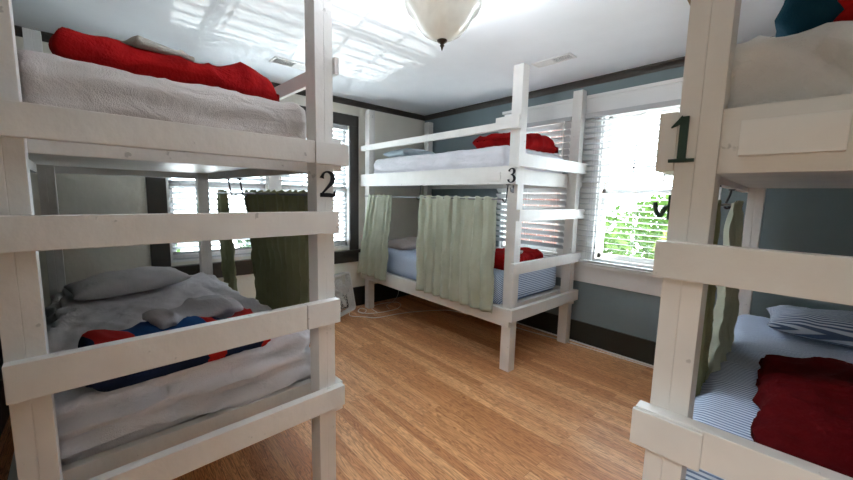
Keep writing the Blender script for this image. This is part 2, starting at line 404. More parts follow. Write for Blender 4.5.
def plain_pane(name, axis, pos, a0, a1, z0, z1):
    bm = bmesh.new()
    f = (lambda u, z: addbox(bm, (pos - .02, pos + .02), u, z, .002)) if axis == 'x' else (lambda u, z: addbox(bm, u, (pos - .02, pos + .02), z, .002))
    w = .05
    f((a0, a0 + w), (z0, z1)); f((a1 - w, a1), (z0, z1)); f((a0, a1), (z0, z0 + w)); f((a0, a1), (z1 - w, z1))
    o = tag(link(name, bm, TRIMW), kind='structure')
    b2 = bmesh.new(); w = .04
    if axis == 'x': addbox(b2, (pos - .003, pos + .003), (a0 + w, a1 - w), (z0 + w, z1 - w), 0)
    else: addbox(b2, (a0 + w, a1 - w), (pos - .003, pos + .003), (z0 + w, z1 - w), 0)
    link('pane', b2, GLASS, o)
HY = YS - 1.7  # hallway and doorway added out of view to bring light onto the beds
tag(box('floor', OAK, None, (2.8, 5.15), (HY, YS - .1), (-.12, 0), 0), kind='structure')
tag(box('ceiling', CEIL, None, (2.8, 5.15), (HY, YS - .1), (H, H + .1), 0), kind='structure')
for nm, x, y in (('wall_added_hall_left', (2.8, 2.9), (HY, YS - .1)), ('wall_added_hall_right', (5.05, 5.15), (HY, YS - .1)), ('wall_added_hall_end', (2.8, 5.15), (HY - .1, HY))):
    tag(box(nm, BEIGE, None, x, y, (0, H), 0), kind='structure')
bm = bmesh.new()
for x in ((3.29, 3.40), (4.50, 4.61)): addbox(bm, x, (YS, YS + .02), (0, 2.08))
addbox(bm, (3.29, 4.61), (YS, YS + .02), (2.08, 2.19)); tag(link('trim_12', bm, DARKT), kind='structure')

def blind(axis, a0, a1, z0, z1, off, tilt, label, pitch=.05, slatw=.048, group=None):
    """venetian blind; off = distance of its centre plane from the wall face into the room"""
    base = ((a0 + a1) / 2, -off, z0) if axis == 'y' else (off, (a0 + a1) / 2, z0)
    r = thing('window_blind', label, 'blind', base, 0 if axis == 'y' else math.pi / 2, group)
    w = (a1 - a0) / 2; h = z1 - z0
    # local: x along the blind, -y into the room
    box('headrail', SLAT, r, (-w, w), (-.025, .025), (h - .045, h))
    bm = bmesh.new(); n = int((h - .09) / pitch)
    for k in range(n):
        zc = h - .075 - k * pitch
        if zc < .05: break
        prof = []
        for s in range(5):
            t = (s / 4 - .5) * slatw; arch = .003 * (1 - (2 * s / 4 - 1) ** 2)
            prof.append((t * math.cos(tilt) - arch * math.sin(tilt), t * math.sin(tilt) + arch * math.cos(tilt)))
        rows = [[bm.verts.new((x, y, zc + z + dz)) for y, z in prof] for x in (-w + .004, w - .004) for dz in (0, -.0026)]
        A, A2, B, B2 = rows
        for i in range(4): bm.faces.new((A[i], A[i + 1], B[i + 1], B[i])); bm.faces.new((A2[i], B2[i], B2[i + 1], A2[i + 1]))
        for i in (0, 4): bm.faces.new((A[i], B[i], B2[i], A2[i]))
        for P_, Q in ((A, A2), (B, B2)):
            for i in range(4): bm.faces.new((P_[i], Q[i], Q[i + 1], P_[i + 1]))
    link('slats', bm, SLAT, r)
    box('bottom_rail', SLAT, r, (-w + .002, w - .002), (-.024, .024), (0, .02))
    for u in (-w * .78, 0, w * .78):
        bm = bmesh.new(); tube_bm(bm, [(u, -.027, .01), (u, -.027, h - .03)], .0016, 5); tube_bm(bm, [(u, .027, .01), (u, .027, h - .03)], .0016, 5)
        link('ladder_cord', bm, SLAT, r)
    tube('tilt_wand', PLASTIC, r, [(w * .86, -.035, h - .04), (w * .86, -.037, h * .55)], .005, 6)
    return r
blind('y', 1.34, 2.19, .82, 2.19, .052, math.radians(-48), 'white venetian blind in front of brick-coloured view behind the far bunk', .062, .062)
blind('y', 2.32, 3.30, .82, 2.195, .052, math.radians(-11), 'open white venetian blind on the bright window beside the far bunk')
blind('x', -3.01, -2.16, .77, 2.215, -.028, math.radians(-33), 'white blind in the left half of the dark-framed window')
blind('x', -2.02, -1.215, .77, 2.215, -.028, math.radians(-33), 'white blind in dark-framed window, half nearest the box fan')

# ------------------------------------------------------------------ bunk beds
def post(parent, X0, Y0, pd, pw, z1, z0=0):
    bm = bmesh.new(); h = pw / 2
    addbox(bm, (X0, X0 + pd), (Y0, Y0 + h), (z0, z1), .0022); addbox(bm, (X0, X0 + pd), (Y0 + h, Y0 + pw), (z0, z1), .0022)
    return link('post', bm, WHITE, parent)
def ribbon(bm, strokes, th, place):
    """strokes: lists of (x, z, width) centre lines; place(u, v, d) -> local point"""
    for st in strokes:
        P = smooth_path([(a, b, w) for a, b, w in st], 6); L, R_ = [], []
        for i, p in enumerate(P):
            d = P[min(i + 1, len(P) - 1)] - P[max(i - 1, 0)]; n = Vector((-d.y, d.x)).normalized() * p.z / 2
            L.append((p.x + n.x, p.y + n.y)); R_.append((p.x - n.x, p.y - n.y))
        VL = [[bm.verts.new(place(*q, d)) for q in L] for d in (0, th)]; VR = [[bm.verts.new(place(*q, d)) for q in R_] for d in (0, th)]
        for i in range(len(P) - 1):
            bm.faces.new((VL[1][i], VL[1][i + 1], VR[1][i + 1], VR[1][i])); bm.faces.new((VL[0][i], VR[0][i], VR[0][i + 1], VL[0][i + 1]))
            bm.faces.new((VL[0][i], VL[0][i + 1], VL[1][i + 1], VL[1][i])); bm.faces.new((VR[0][i], VR[1][i], VR[1][i + 1], VR[0][i + 1]))
        for i in (0, -1): bm.faces.new((VL[0][i], VL[1][i], VR[1][i], VR[0][i]))
DIG = {
 '1': [[(.02, -.5, .20), (.02, 0, .20), (.02, .48, .20)], [(-.28, .26, .02), (-.12, .36, .10), (.0, .44, .16)], [(-.28, -.47, .07), (.02, -.47, .08), (.32, -.47, .07)]],
 '2': [[(-.24, .22, .17), (-.22, .30, .11), (-.15, .42, .06), (.0, .47, .07), (.16, .40, .13), (.22, .24, .18), (.16, .06, .15), (.0, -.12, .09), (-.18, -.30, .06), (-.31, -.44, .05)],
       [(-.31, -.41, .15), (0, -.41, .16), (.24, -.41, .14), (.30, -.28, .05), (.32, -.22, .03)]],
 '3': [[(-.22, .27, .17), (-.18, .38, .09), (-.03, .47, .06), (.13, .42, .13), (.19, .28, .18), (.12, .12, .12), (-.06, .04, .05)],
       [(-.06, .04, .05), (.12, -.0, .12), (.24, -.20, .20), (.15, -.39, .13), (-.05, -.47, .06), (-.22, -.38, .11), (-.26, -.26, .18)]],
}
def number(parent, ch, h, place, m, label):
    bm = bmesh.new(); ribbon(bm, DIG[ch], .006, lambda u, v, d: place(u * h, v * h, d))
    o = link('number', bm, m, parent); o['label'] = label; return o
def bunk(label, loc, rz, W, L, P):
    """local frame: X from head (-L) to foot (0), Y across (0..W); z up"""
    r = thing('bunk_bed', label, 'bunk bed', loc, rz, 'bunk beds of the dormitory')
    pd, pw, top = P.get('pd', .085), .08, 2.396
    for Xp in (-T - pd, -L + T):
        for Yp in (T, W - T - pw): post(r, Xp, Yp, pd, pw, top)
    cs = P['cs']                                   # curtain side: 0 or 1
    def side(c, t0=0, t1=T):                       # slab outside the posts on side c
        return (t0, t1) if c == 0 else (W - t1, W - t0)
    for c in (0, 1):
        sx = (-L, P.get('sx', -T + .0) if c == cs else -T)
        box('side_rail', WHITE, r, sx, side(c), P['e'])
        box('side_rail', WHITE, r, sx, side(c), P['s6'])
    g = P['g']
    o = box('guard_rail', P.get('gmat', WHITE), r, (-L, P.get('gx', 0)), side(cs, T - P.get('gt', T)), g)
    if 'gmat' in P: o['label'] = 'unpainted brown guard rail'
    for y, z, *x in P['foot']: box('foot_rail', WHITE, r, (-T, 0) if not x else x[0], y, z)
    for x, y, z in P.get('blocks', []): box('end_block', WHITE, r, x, y, z)
    for x, y, z in P['inner']: box('end_board', WHITE, r, x, y, z)
    for z in ((1.51, 1.60), (.42, .53)): box('head_rail', WHITE, r, (-L, -L + T), (T * .5, W - T * .5), z)
    for z in (P['zu'], P['zl']): box('bed_base', WHITE, r, (-L + T + .004, -T - pd - .045), (T + .002, W - T - .002), (z - .018, z), .001)
    # curtain rod
    yr = P.get('yr', -.03 if cs == 0 else W + .03); zr = P['zr']; ye = 0 if cs == 0 else W
    x0, x1 = P['rod']
    rod = tube('curtain_rod', ROD, r, [(x0, yr, zr), (x1, yr, zr)], .007, 8)
    for xb in P['brk']:
        bm = bmesh.new(); zb = P['e'][0]
        s = -1 if cs == 0 else 1
        tube_bm(bm, smooth_path([(xb, ye - s * .015, zb + .0), (xb, ye - s * .012, zb - .03), (xb, ye + s * .004, zr - .012), (xb, yr, zr - .014), (xb, yr + s * .014, zr + .003)], 5), .0055, 7)
        addbox(bm, (xb - .012, xb + .012), (ye - s * .03, ye - s * .006) if s < 0 else (ye - .03, ye - .006), (zb - .006, zb + .0), .001)
        link('rod_bracket', bm, BLACK, rod)['label'] = 'black rod bracket'
    return r
def coat_hook(r, o, d, m):
    """o = point on the post, d = outward unit (local)"""
    o = Vector(o); d = Vector(d) * .62; bm = bmesh.new()
    tube_bm(bm, smooth_path([o, o + d * .02, o + d * .035 + Vector((0, 0, -.02)), o + d * .05 + Vector((0, 0, -.012)), o + d * .058 + Vector((0, 0, .012))], 5), .0055, 7)
    tube_bm(bm, [o + d * .003 + Vector((0, 0, -.03)), o + d * .003 + Vector((0, 0, .03))], .007, 8)
    link('coat_hook', bm, m, r)

# bed 2 (left)
K2, K3, K1 = .0389, -.0098, .05
L2_, W2 = 2.21, 1.056
B2 = (2.505 + .04 , -3.708, 0)
o2 = Vector((2.505, -2.652, 0)) - Matrix.Rotation(K2, 3, 'Z') @ Vector((0, W2, 0))
pd = .085
bed2 = bunk('large white bunk bed at the left, black number 2 on its corner post', o2, K2, W2, L2_, dict(cs=1,
    e=(1.505, 1.645), s6=(.39, .53), g=(1.905, 1.972), gx=-.02, gt=.020, sx=-T, zu=1.575, zl=.50, zr=1.40, rod=(-2.1, -.25), brk=(-1.62, -1.36),
    foot=[((-.02, .914), (1.531, 1.6185)), ((.01, 1.022), (1.238, 1.3316)), ((.038, .868), (.838, .943)), ((.02, 1.046), (.432, .527))],
    blocks=[((-T, .004), (.916, 1.068), (1.528, 1.617)), ((-T, .006), (.87, 1.022), (.838, .943))],
    inner=[((-T - pd - T, -T - pd), (T, W2 - T), (1.50, 1.60)), ((-T - pd - T, -T - pd), (T, W2 - T), (.40, .53))]))
number(bed2, '2', .112, lambda u, v, d: (-T + d, .986 + .002 + u, 1.447 + v), BLACK, 'black number 2')
# bed 3 (far, along the blue wall)
L3_, W3 = 2.26, 1.086
o3 = Vector((2.353, -1.117, 0))
bed3 = bunk('white bunk bed in the far corner by the windows, with the number 3', o3, K3, W3, L3_, dict(cs=0,
    e=(1.512, 1.652), s6=(.385, .530), g=(1.928, 1.988), gx=-.02, sx=-.03, zu=1.575, zl=.50, zr=1.395, rod=(-2.12, -.12), brk=(-1.15, -.11), pd=.089,
    foot=[((-.008, W3), (1.645, 1.742)), ((.03, W3 + .01), (1.231, 1.319)), ((-.012, W3 + .01), (.816, .903)), ((0, W3), (.434, .532))],
    blocks=[((-.235, -.02), (-.012, 0), (1.93, 2.02)), ((-.03, .0), (-.02, 0), (1.64, 1.745))],
    inner=[((-T - .089 - T, -T - .089), (T, W3 - T), (1.52, 1.64)), ((-T - .089 - T, -T - .089), (T, W3 - T), (.40, .52))]))
number(bed3, '3', .112, lambda u, v, d: (-.068 + u, -d, 1.578 + v), BLACK, 'black number 3')
box('name_plate', WHITE, bed3, (-.33, -.17), (-.008, 0), (1.54, 1.607), .002)
coat_hook(bed3, (-.075, T, 1.475), (0, -1, 0), ROD)
# bed 1 (right), foot towards the camera
L1_, W1 = 2.2, 1.07
R1 = -math.pi / 2 + K1
o1 = Vector((3.632, -2.4795, 0))
bed1 = bunk('white bunk bed at the right edge, dark green number 1 on its post', o1, R1, W1, L1_, dict(cs=0,
    e=(1.476, 1.612), s6=(.39, .53), g=(1.92, 1.985), gx=-.05, gmat=RAWWOOD, sx=-T + .002, zu=1.52, zl=.53, zr=1.395, yr=.018, rod=(-2.05, -.25), brk=(-1.45, -.92),
    foot=[((.024, W1), (1.226, 1.311)), ((.016, W1), (.801, .892)), ((.0, W1), (.43, .53))],
    blocks=[((.0, .012), (.012, .155), (.797, .889))],
    inner=[((-T - .006 - T, -T - .006), (T + .08, W1 - T - .08), (1.468, 1.607)), ((-T - pd - T, -T - pd), (T, W1 - T), (.44, .60))]))
number(bed1, '1', .104, lambda u, v, d: (-T + .0025 + d, .050 + u * .8, 1.548 + v), GREENK, 'dark green number 1')
box('name_plate', TRIMW, bed1, (-T - .006, -T + .016), (.152, .303), (1.503, 1.575), .002)
coat_hook(bed1, (-.06, T, 1.39), (0, -1, 0), GREENK)

# ------------------------------------------------------------------ mattresses
def mattress(bedo, label, m, W, L, x1, y, z, seed, amp=.012, r=.06, kind='drape'):
    t = soft_mattress(bedo, m, W, L, x1, y, z, seed, amp, r, kind)
    tag(t, label, 'mattress', 'mattresses on the bunk beds'); return t
def soft_mattress(bedo, m, W, L, x1, y, z, seed, amp, r, kind):
    def disp(p, n, u):
        d = Vector((0, 0, 0))
        side = max(abs(n.x), abs(n.y))
        a = amp
        if kind == 'drape' and side > .25:      # slanting folds on the hanging sides
            s = p.y if abs(n.x) > abs(n.y) else p.x
            ph = s * 3.2 + (p.z - z[0]) * 74 + 2.6 * fnoise(s + seed, p.z, 0, 3)
            f = (1 - abs(math.sin(ph * .5))) ** 1.6 * a * 1.5 - (1 - abs(math.cos(ph * .5 + .5))) ** 7 * a * 1.3 + fnoise(s + seed, p.z * 2, 3, 6) * a * .7
            d += n * f * side
        if kind == 'fan' and side > .25 and n.z < .6:        # folds radiating from a pulled corner
            s = p.y if abs(n.x) > abs(n.y) else p.x
            ang = math.atan2(p.z - z[1] - .10, s - y[0] + .02)
            f = (1 - abs(math.sin(ang * 15 + 1.2 * fnoise(s, p.z, seed, 4)))) ** 2 * a * .9 - (1 - abs(math.cos(ang * 11 + .6 * fnoise(s, p.z, seed, 5)))) ** 6 * a * 1.2 + fnoise(s, p.z, seed, 7) * a * .8
            d += n * f * side
        if n.z > .5:
            a = min(a, .018); d.z += fnoise(p.x + seed, p.y, 0, 4) * a * 1.2 + (1 - abs(fnoise(p.x * 1.0, p.y * 2.2 + seed, 0, 5))) ** 6 * a * .9
        d.z += fnoise(p.x, p.y, seed, 1.3) * a * .8 if u[2] > 0 else 0
        return d
    o = soft_box('mattress', m, None, (-L + .135, x1), y, z, r, .020, disp)
    return place_on(bedo, o)
def place_on(bedo, o):
    o.matrix_world = Matrix.Translation(bedo.location) @ Matrix.Rotation(bedo.rotation_euler.z, 4, 'Z') @ o.matrix_basis
    o.location = o.matrix_world.to_translation(); return o
mattress(bed2, 'grey-beige sheeted mattress on the top bunk of bed number 2', SHEET_GREY, W2, L2_, -.135, (.085, .965), (1.577, 1.788), 3, .008)
mattress(bed2, 'rumpled grey mattress on the lower bunk of bed number 2', SHEET_LAV, W2, L2_, -.165, (.075, .975), (.502, .722), 11, .040)
mattress(bed3, 'white sheeted mattress on the top bunk of bed number 3', SHEET_WHITE, W3, L3_, -.175, (.07, 1.0), (1.577, 1.830), 5, .006, .07)
mattress(bed3, 'blue striped mattress on the lower bunk of bed number 3', STRIPE_SHEET, W3, L3_, -.17, (.07, 1.01), (.502, .785), 17, .007, .08, 'none')
mattress(bed1, 'mattress in thin white cover on the top bunk of bed number 1', SHEET_COVER, W1, L1_, -.10, (.075, .98), (1.522, 1.770), 23, .030, .05, 'fan')
mattress(bed1, 'blue striped mattress on the lower bunk of bed number 1', STRIPE_SHEET, W1, L1_, -.175, (.042, 1.0), (.532, .712), 29, .006, .09, 'none')

def soft_thing(bedo, name, label, cat, m, size, loc, rz, r=.05, amp=.02, seed=0, shape=None, rx=0, ry=0, group=None, res=.014):
    L, W, Hh = size
    def disp(p, n, u):
        d = n * ((1 - abs(fnoise(p.x + seed, p.y * 1.6, p.z, 6))) ** 5 * amp * .9 + fnoise(p.x, p.y + seed, p.z, 4) * amp)
        if n.z < -.3 or p.z < .02: d *= .15
        if shape: d += shape(p, n, u)
        return d
    o = soft_box(name, m, None, (-L / 2, L / 2), (-W / 2, W / 2), (0, Hh), r, res, disp)
    return tag(at_bed(bedo, o, loc, (rx, ry, rz)), label, cat, group)
def at_bed(bedo, o, loc, rot=(0, 0, 0)):
    M = Matrix.Translation(bedo.location) @ Matrix.Rotation(bedo.rotation_euler.z, 4, 'Z')
    o.location = M @ Vector(loc); o.rotation_euler = (rot[0], rot[1], rot[2] + bedo.rotation_euler.z); return o
# bed 2 top: long red comforter across the foot, with a cloth on it
def comf(p, n, u):
    w = u[1]
    h = -.004 * math.exp(-((w + .75) / .3) ** 2) - .012 * math.exp(-((w - .12) / .28) ** 2) + .035 * math.exp(-((w - .55) / .22) ** 2) - .04 * max(0, w - .85) / .15
    return Vector((.02 * math.sin(w * 5), 0, h if u[2] > 0 else 0))
soft_thing(bed2, 'comforter', 'long red rolled comforter on the top bunk of bed number 2', 'comforter', RED, (.40, .70, .102), (-.40, .533, 1.785), .0, .045, .013, 2, comf)
soft_thing(bed2, 'folded_cloth', 'small grey-tan cloth lying on the red comforter at upper left', 'cloth', TOWEL, (.15, .19, .022), (-.30, .455, 1.888), .3, .01, .016, 4, res=.008)
# bed 2 bottom
p = pillow('pillow', PILLOW_GREY, None, .62, .42, .13, 3)
tag(at_bed(bed2, p, (-1.74, .44, .722), (0, -.06, math.pi / 2 + .12)), 'grey wrinkled pillow at the head of lower bunk number 2', 'pillow')
def roll(p, n, u): return Vector((0, 0, .018 * math.cos(u[1] * 5) if u[2] > 0 else 0))
soft_thing(bed2, 'fleece_blanket', 'red and navy patterned blanket on lower bunk of bed number 2', 'blanket', PATCH, (.36, .60, .135), (-.355, .49, .715), .06, .05, .016, 6, roll)
soft_thing(bed2, 'folded_cloth', 'crumpled light grey cloth on the red and navy blanket', 'cloth', TOWEL_LT, (.16, .28, .05), (-.41, .54, .845), .15, .02, .032, 9, res=.009)
# bed 3
p = pillow('pillow', PILLOW_BLUE, None, .60, .40, .12, 8)
tag(at_bed(bed3, p, (-1.78, .42, 1.825), (0, 0, math.pi / 2)), 'pale blue-grey pillow on the far top bunk number 3', 'pillow')
def bag(p, n, u): return Vector((0, 0, (-.05 * abs(u[1]) ** 3 + .02 * math.sin(u[1] * 4)) if u[2] > 0 else 0))
soft_thing(bed3, 'fleece_blanket', 'bunched red blanket on the top bunk of bed number 3', 'blanket', RED, (.36, .80, .125), (-.40, .52, 1.828), -.05, .055, .022, 12, bag)
soft_thing(bed3, 'folded_cloth', 'pale cloth lying on top of red blanket on bed number 3', 'cloth', TOWEL, (.12, .16, .02), (-.33, .66, 1.955), .2, .009, .008, 14, res=.008)
p = pillow('pillow', PILLOW_BEIGE, None, .58, .40, .12, 21)
tag(at_bed(bed3, p, (-1.80, .42, .775), (0, -.05, math.pi / 2)), 'beige pillow behind the curtains of lower bunk number 3', 'pillow')
soft_thing(bed3, 'fleece_blanket', 'red blanket on striped sheet, lower bunk of bed number 3', 'blanket', RED, (.36, .60, .13), (-.36, .47, .785), .05, .055, .018, 15)
soft_thing(bed3, 'folded_cloth', 'small grey cloth on red blanket, lower bunk number 3', 'cloth', TOWEL, (.14, .13, .018), (-.30, .42, .918), .5, .007, .008, 16, res=.008)
# bed 1
p = pillow('pillow', STRIPE_PILLOW, None, .60, .42, .13, 31)
tag(at_bed(bed1, p, (-1.80, .50, .712), (0, .0, math.pi / 2 + .05)), 'blue and white striped pillow on lower bunk of bed number 1', 'pillow')
def slope(p, n, u): return Vector((0, 0, (.03 * math.sin(u[0] * 4 + 1) + .02 * u[1]) if u[2] > 0 else 0))
soft_thing(bed1, 'fleece_blanket', 'deep red blanket heaped on the lower bunk of bed number 1', 'blanket', RED_DEEP, (.86, .33, .12), (-.62, .40, .708), .04, .055, .02, 33, slope)
soft_thing(bed1, 'folded_sheet', 'striped folded sheet beside deep red blanket at right edge', 'sheet', STRIPE_PILLOW2, (.34, .26, .14), (-.93, .71, .708), .1, .05, .02, 35)
soft_thing(bed1, 'fleece_blanket', 'dark teal blanket on the top bunk of bed number 1', 'blanket', TEAL, (.24, .075, .12), (-.26, .225, 1.765), .06, .03, .02, 37)
soft_thing(bed1, 'fleece_blanket', 'bright red blanket on the top bunk of bed number 1', 'blanket', RED, (.30, .42, .22), (-.30, .437, 1.765), .0, .05, .02, 39)

# ------------------------------------------------------------------ curtains
def curtain(bedo, label, m, top, bot, ztop, zbot, y, folds, seed, rod, amp=.02, gather=1., bend=None, sgn=-1):
    n, k = 110, 44; bm = bmesh.new(); rows = []
    for j in range(k + 1):
        v = j / k; z = ztop + (zbot - ztop) * v; row = []
        ls = top[0] + (bot[0] - top[0]) * v; rs = top[1] + (bot[1] - top[1]) * v
        for i in range(n + 1):
            u = i / n
            x = ls + (rs - ls) * u + .010 * fnoise(u * 3, v * 2, seed, 2)
            a = amp * (.45 + .75 * v ** .6)
            if v < .07: a *= .5 + .5 * abs(v - .035) / .035
            ph = u * folds * 2 * math.pi + 1.6 * fnoise(u * 2, v * .8, seed, 1.5)
            yy = a * math.sin(ph) + .4 * a * math.sin(ph * 2.3 + 1) * (1 - v) + .012 * fnoise(u * 5, v * 5, seed, 1.2)
            if v > .45: yy += .012 * (1 - abs(fnoise(u * 4 + seed, v * 4 + u * 3, 1, 2))) ** 4
            zz = z + (.006 * math.sin(ph) if v < .03 else 0)
            if bend: dx, dy, dz = bend(u, v); x += dx; yy += dy; zz += dz
            row.append(bm.verts.new((x, y + sgn * (yy + .006 + a * .9), zz)))
        rows.append(row)
    for A, B in zip(rows, rows[1:]):
        for i in range(n): bm.faces.new((A[i], A[i + 1], B[i + 1], B[i]))
    o = link('curtain', bm, m, None, True)
    s = o.modifiers.new('t', 'SOLIDIFY'); s.thickness = .002
    at_bed(bedo, o, (0, 0, 0)); return tag(o, label, 'curtain', 'privacy curtains on the bunk beds')
yC3 = -.024
curtain(bed3, 'narrow bunched sage curtain at the head end of bed number 3', SAGE, (-2.02, -1.56), (-2.27, -1.63), 1.413, .46, yC3, 5, 1, None, .018)
curtain(bed3, 'wide sage green curtain in the middle of bed number 3', SAGE, (-1.10, -.17), (-1.11, -.155), 1.413, .48, yC3, 8, 2, None, .017)
yC2 = W2 + .024
curtain(bed2, 'narrow dark olive curtain at the head end of bed number 2', OLIVE, (-2.14, -1.84), (-2.12, -1.72), 1.42, .46, yC2, 5, 4, None, .014, sgn=1)
curtain(bed2, 'wide dark olive curtain hanging behind corner post of bed number 2', OLIVE, (-1.42, -.40), (-1.28, -.42), 1.42, .58, yC2, 10, 5, None, .014, sgn=1)
def tie(u, v):   # swept up and tied to the rod hook
    return (0, 0, 0)
curtain(bed1, 'olive curtain pushed against the number 1 post', OLIVE, (-.88, -.62), (-.84, -.64), 1.41, .66, .030, 5, 6, None, .009, sgn=1)
curtain(bed1, 'pale green curtain gathered on the rod of bed number 1', SAGE, (-1.48, -1.08), (-1.34, -.80), 1.41, .64, .045, 4, 7, None, .022, sgn=1)

# ------------------------------------------------------------------ ceiling lamp and vents
lamp = thing('ceiling_lamp', 'alabaster glass bowl lamp with bronze finial on the ceiling', 'lamp', (2.70, -2.28, 2.06))
hz = H - 2.06
lathe('canopy', BRONZE, lamp, [(0.001, hz), (.07, hz), (.07, hz - .012), (.05, hz - .03), (.012, hz - .045), (.012, hz - .05)], 32)
tube('stem', BRONZE, lamp, [(0, 0, hz - .04), (0, 0, .04)], .006, 10)
lathe('glass_bowl', SHADE, lamp, [(.012, .034), (.05, .042), (.085, .062), (.112, .092), (.128, .122), (.142, .142), (.160, .158), (.170, .180), (.172, .205), (.166, .232), (.158, .25), (.152, .25), (.160, .205), (.150, .165), (.12, .125), (.10, .095), (.05, .052), (.012, .042)], 48)
lathe('finial', BRONZE, lamp, [(.001, -.012), (.004, -.004), (.006, .004), (.011, .010), (.007, .014), (.010, .018), (.022, .026), (.024, .032), (.006, .036), (.001, .036)], 20)
def vent(label, loc, lx, ly, split):
    r = thing('ceiling_vent', label, 'vent', (loc[0], loc[1], H))
    f = bmesh.new(); w = .016
    addbox(f, (-lx, lx), (-ly, -ly + w), (-.008, 0), .001); addbox(f, (-lx, lx), (ly - w, ly), (-.008, 0), .001)
    addbox(f, (-lx, -lx + w), (-ly, ly), (-.008, 0), .001); addbox(f, (lx - w, lx), (-ly, ly), (-.008, 0), .001)
    if lx > ly: addbox(f, (-.006, .006), (-ly, ly), (-.008, 0), .001)
    else: addbox(f, (-lx, lx), (-.006, .006), (-.008, 0), .001)
    link('frame', f, TRIMW, r)
    box('backing', DARKIN, r, (-lx + .005, lx - .005), (-ly + .005, ly - .005), (-.0025, -.0005), 0)
    s = bmesh.new(); n = 7
    for k in range(n):
        long_x = lx > ly; h = (ly if long_x else lx) - w; c = -h + 2 * h * (k + .5) / n
        for half in (-1, 1):
            t = h / n * (.8 if half == split else .14)
            a, b_ = sorted((half * .008, half * ((lx if long_x else ly) - w)))
            if long_x: addbox(s, (a, b_), (c - t, c + t), (-.006, -.003), 0)
            else: addbox(s, (c - t, c + t), (a, b_), (-.006, -.003), 0)
    link('louvres', s, TRIMW, r); return r
vent('white ceiling vent above the left bunk bed, near red comforter', (.70, -2.13), .075, .19, 1)
vent('white ceiling vent above the far bunk number 3', (2.315, -.67), .165, .06, -1)

# ------------------------------------------------------------------ box fan and cables
fan = thing('box_fan', 'white box fan leaning on the wall below the dark-framed window', 'fan', (.225, -1.375, 0), math.atan2(-.358, .187) + math.pi)
fan.rotation_euler = (math.radians(0), 0, math.atan2(.358, -.187))
S_, D_ = .46, .09; lean = math.radians(11)
def Lf(x, y, z): return Vector((x, y * math.cos(lean) + z * math.sin(lean), z * math.cos(lean) - y * math.sin(lean) + .0))
def fanlink(name, bm, m, smooth=False):
    for v in bm.verts: v.co = Lf(*v.co)
    return link(name, bm, m, fan, smooth)
def rrect(w, z0, z1, r, n=6):
    out = []
    for cx, cz, a0 in ((w - r, z0 + r, -90), (w - r, z1 - r, 0), (-w + r, z1 - r, 90), (-w + r, z0 + r, 180)):
        for k in range(n + 1):
            a = math.radians(a0 + 90 * k / n); out.append((cx + r * math.cos(a), cz + r * math.sin(a)))
    return out
bm = bmesh.new(); A = rrect(S_ / 2, .0, S_ + .02, .05); B = rrect(S_ / 2 - .022, .022, S_ - .002, .035); n = len(A)
vs = [[bm.verts.new((x, y, z)) for x, z in ring] for ring, y in ((A, 0), (A, D_), (B, D_), (B, 0))]
for i in range(4):
    P_, Q = vs[i], vs[(i + 1) % 4]
    for k in range(n): bm.faces.new((P_[k], P_[(k + 1) % n], Q[(k + 1) % n], Q[k]))
fanlink('housing', bm, PLASTIC)
bm = bmesh.new(); c0 = S_ / 2 + .01
for yy in (.004, D_ - .004):
    for r_ in (.03, .07, .11, .15, .19):
        tube_bm(bm, [(r_ * math.cos(t), yy, c0 + r_ * math.sin(t)) for t in [2 * math.pi * q / 28 for q in range(29)]], .0022, 5, False)
    for q in range(40):
        t = 2 * math.pi * q / 40; R0 = .03; R1_ = min(.208 / max(abs(math.cos(t)), abs(math.sin(t)), .01), .25)
        tube_bm(bm, [(R0 * math.cos(t), yy, c0 + R0 * math.sin(t)), ((R0 + R1_) / 2 * math.cos(t + .12), yy, c0 + (R0 + R1_) / 2 * math.sin(t + .12)), (R1_ * math.cos(t + .18), yy, c0 + R1_ * math.sin(t + .18))], .0018, 4)
fanlink('grille', bm, PLASTIC, True)
for q in range(5):
    bm = bmesh.new(); t0 = 2 * math.pi * q / 5; g = []
    for a in range(7):
        rr_ = .03 + .155 * a / 6; half = .25 + .16 * math.sin(math.pi * a / 6)
        g.append([bm.verts.new((rr_ * math.cos(t0 + s * half + .05 * a), .045 + s * .02, c0 + rr_ * math.sin(t0 + s * half + .05 * a))) for s in (-1, -.33, .33, 1)])
    for A_, B_ in zip(g, g[1:]):
        for k in range(3): bm.faces.new((A_[k], A_[k + 1], B_[k + 1], B_[k]))
    o = fanlink('blade', bm, GREYP, True); o.modifiers.new('t', 'SOLIDIFY').thickness = .003
bm = bmesh.new(); tube_bm(bm, [(0, .02, c0), (0, .072, c0)], .035, 20); fanlink('hub', bm, GREYP, True)
bm = bmesh.new(); tube_bm(bm, [(.165, -.004, S_ - .045), (.165, -.014, S_ - .045)], .028, 20); tube_bm(bm, [(.165, -.012, S_ - .045), (.165, -.026, S_ - .045)], .012, 12)
fanlink('speed_knob', bm, PLASTIC, True)
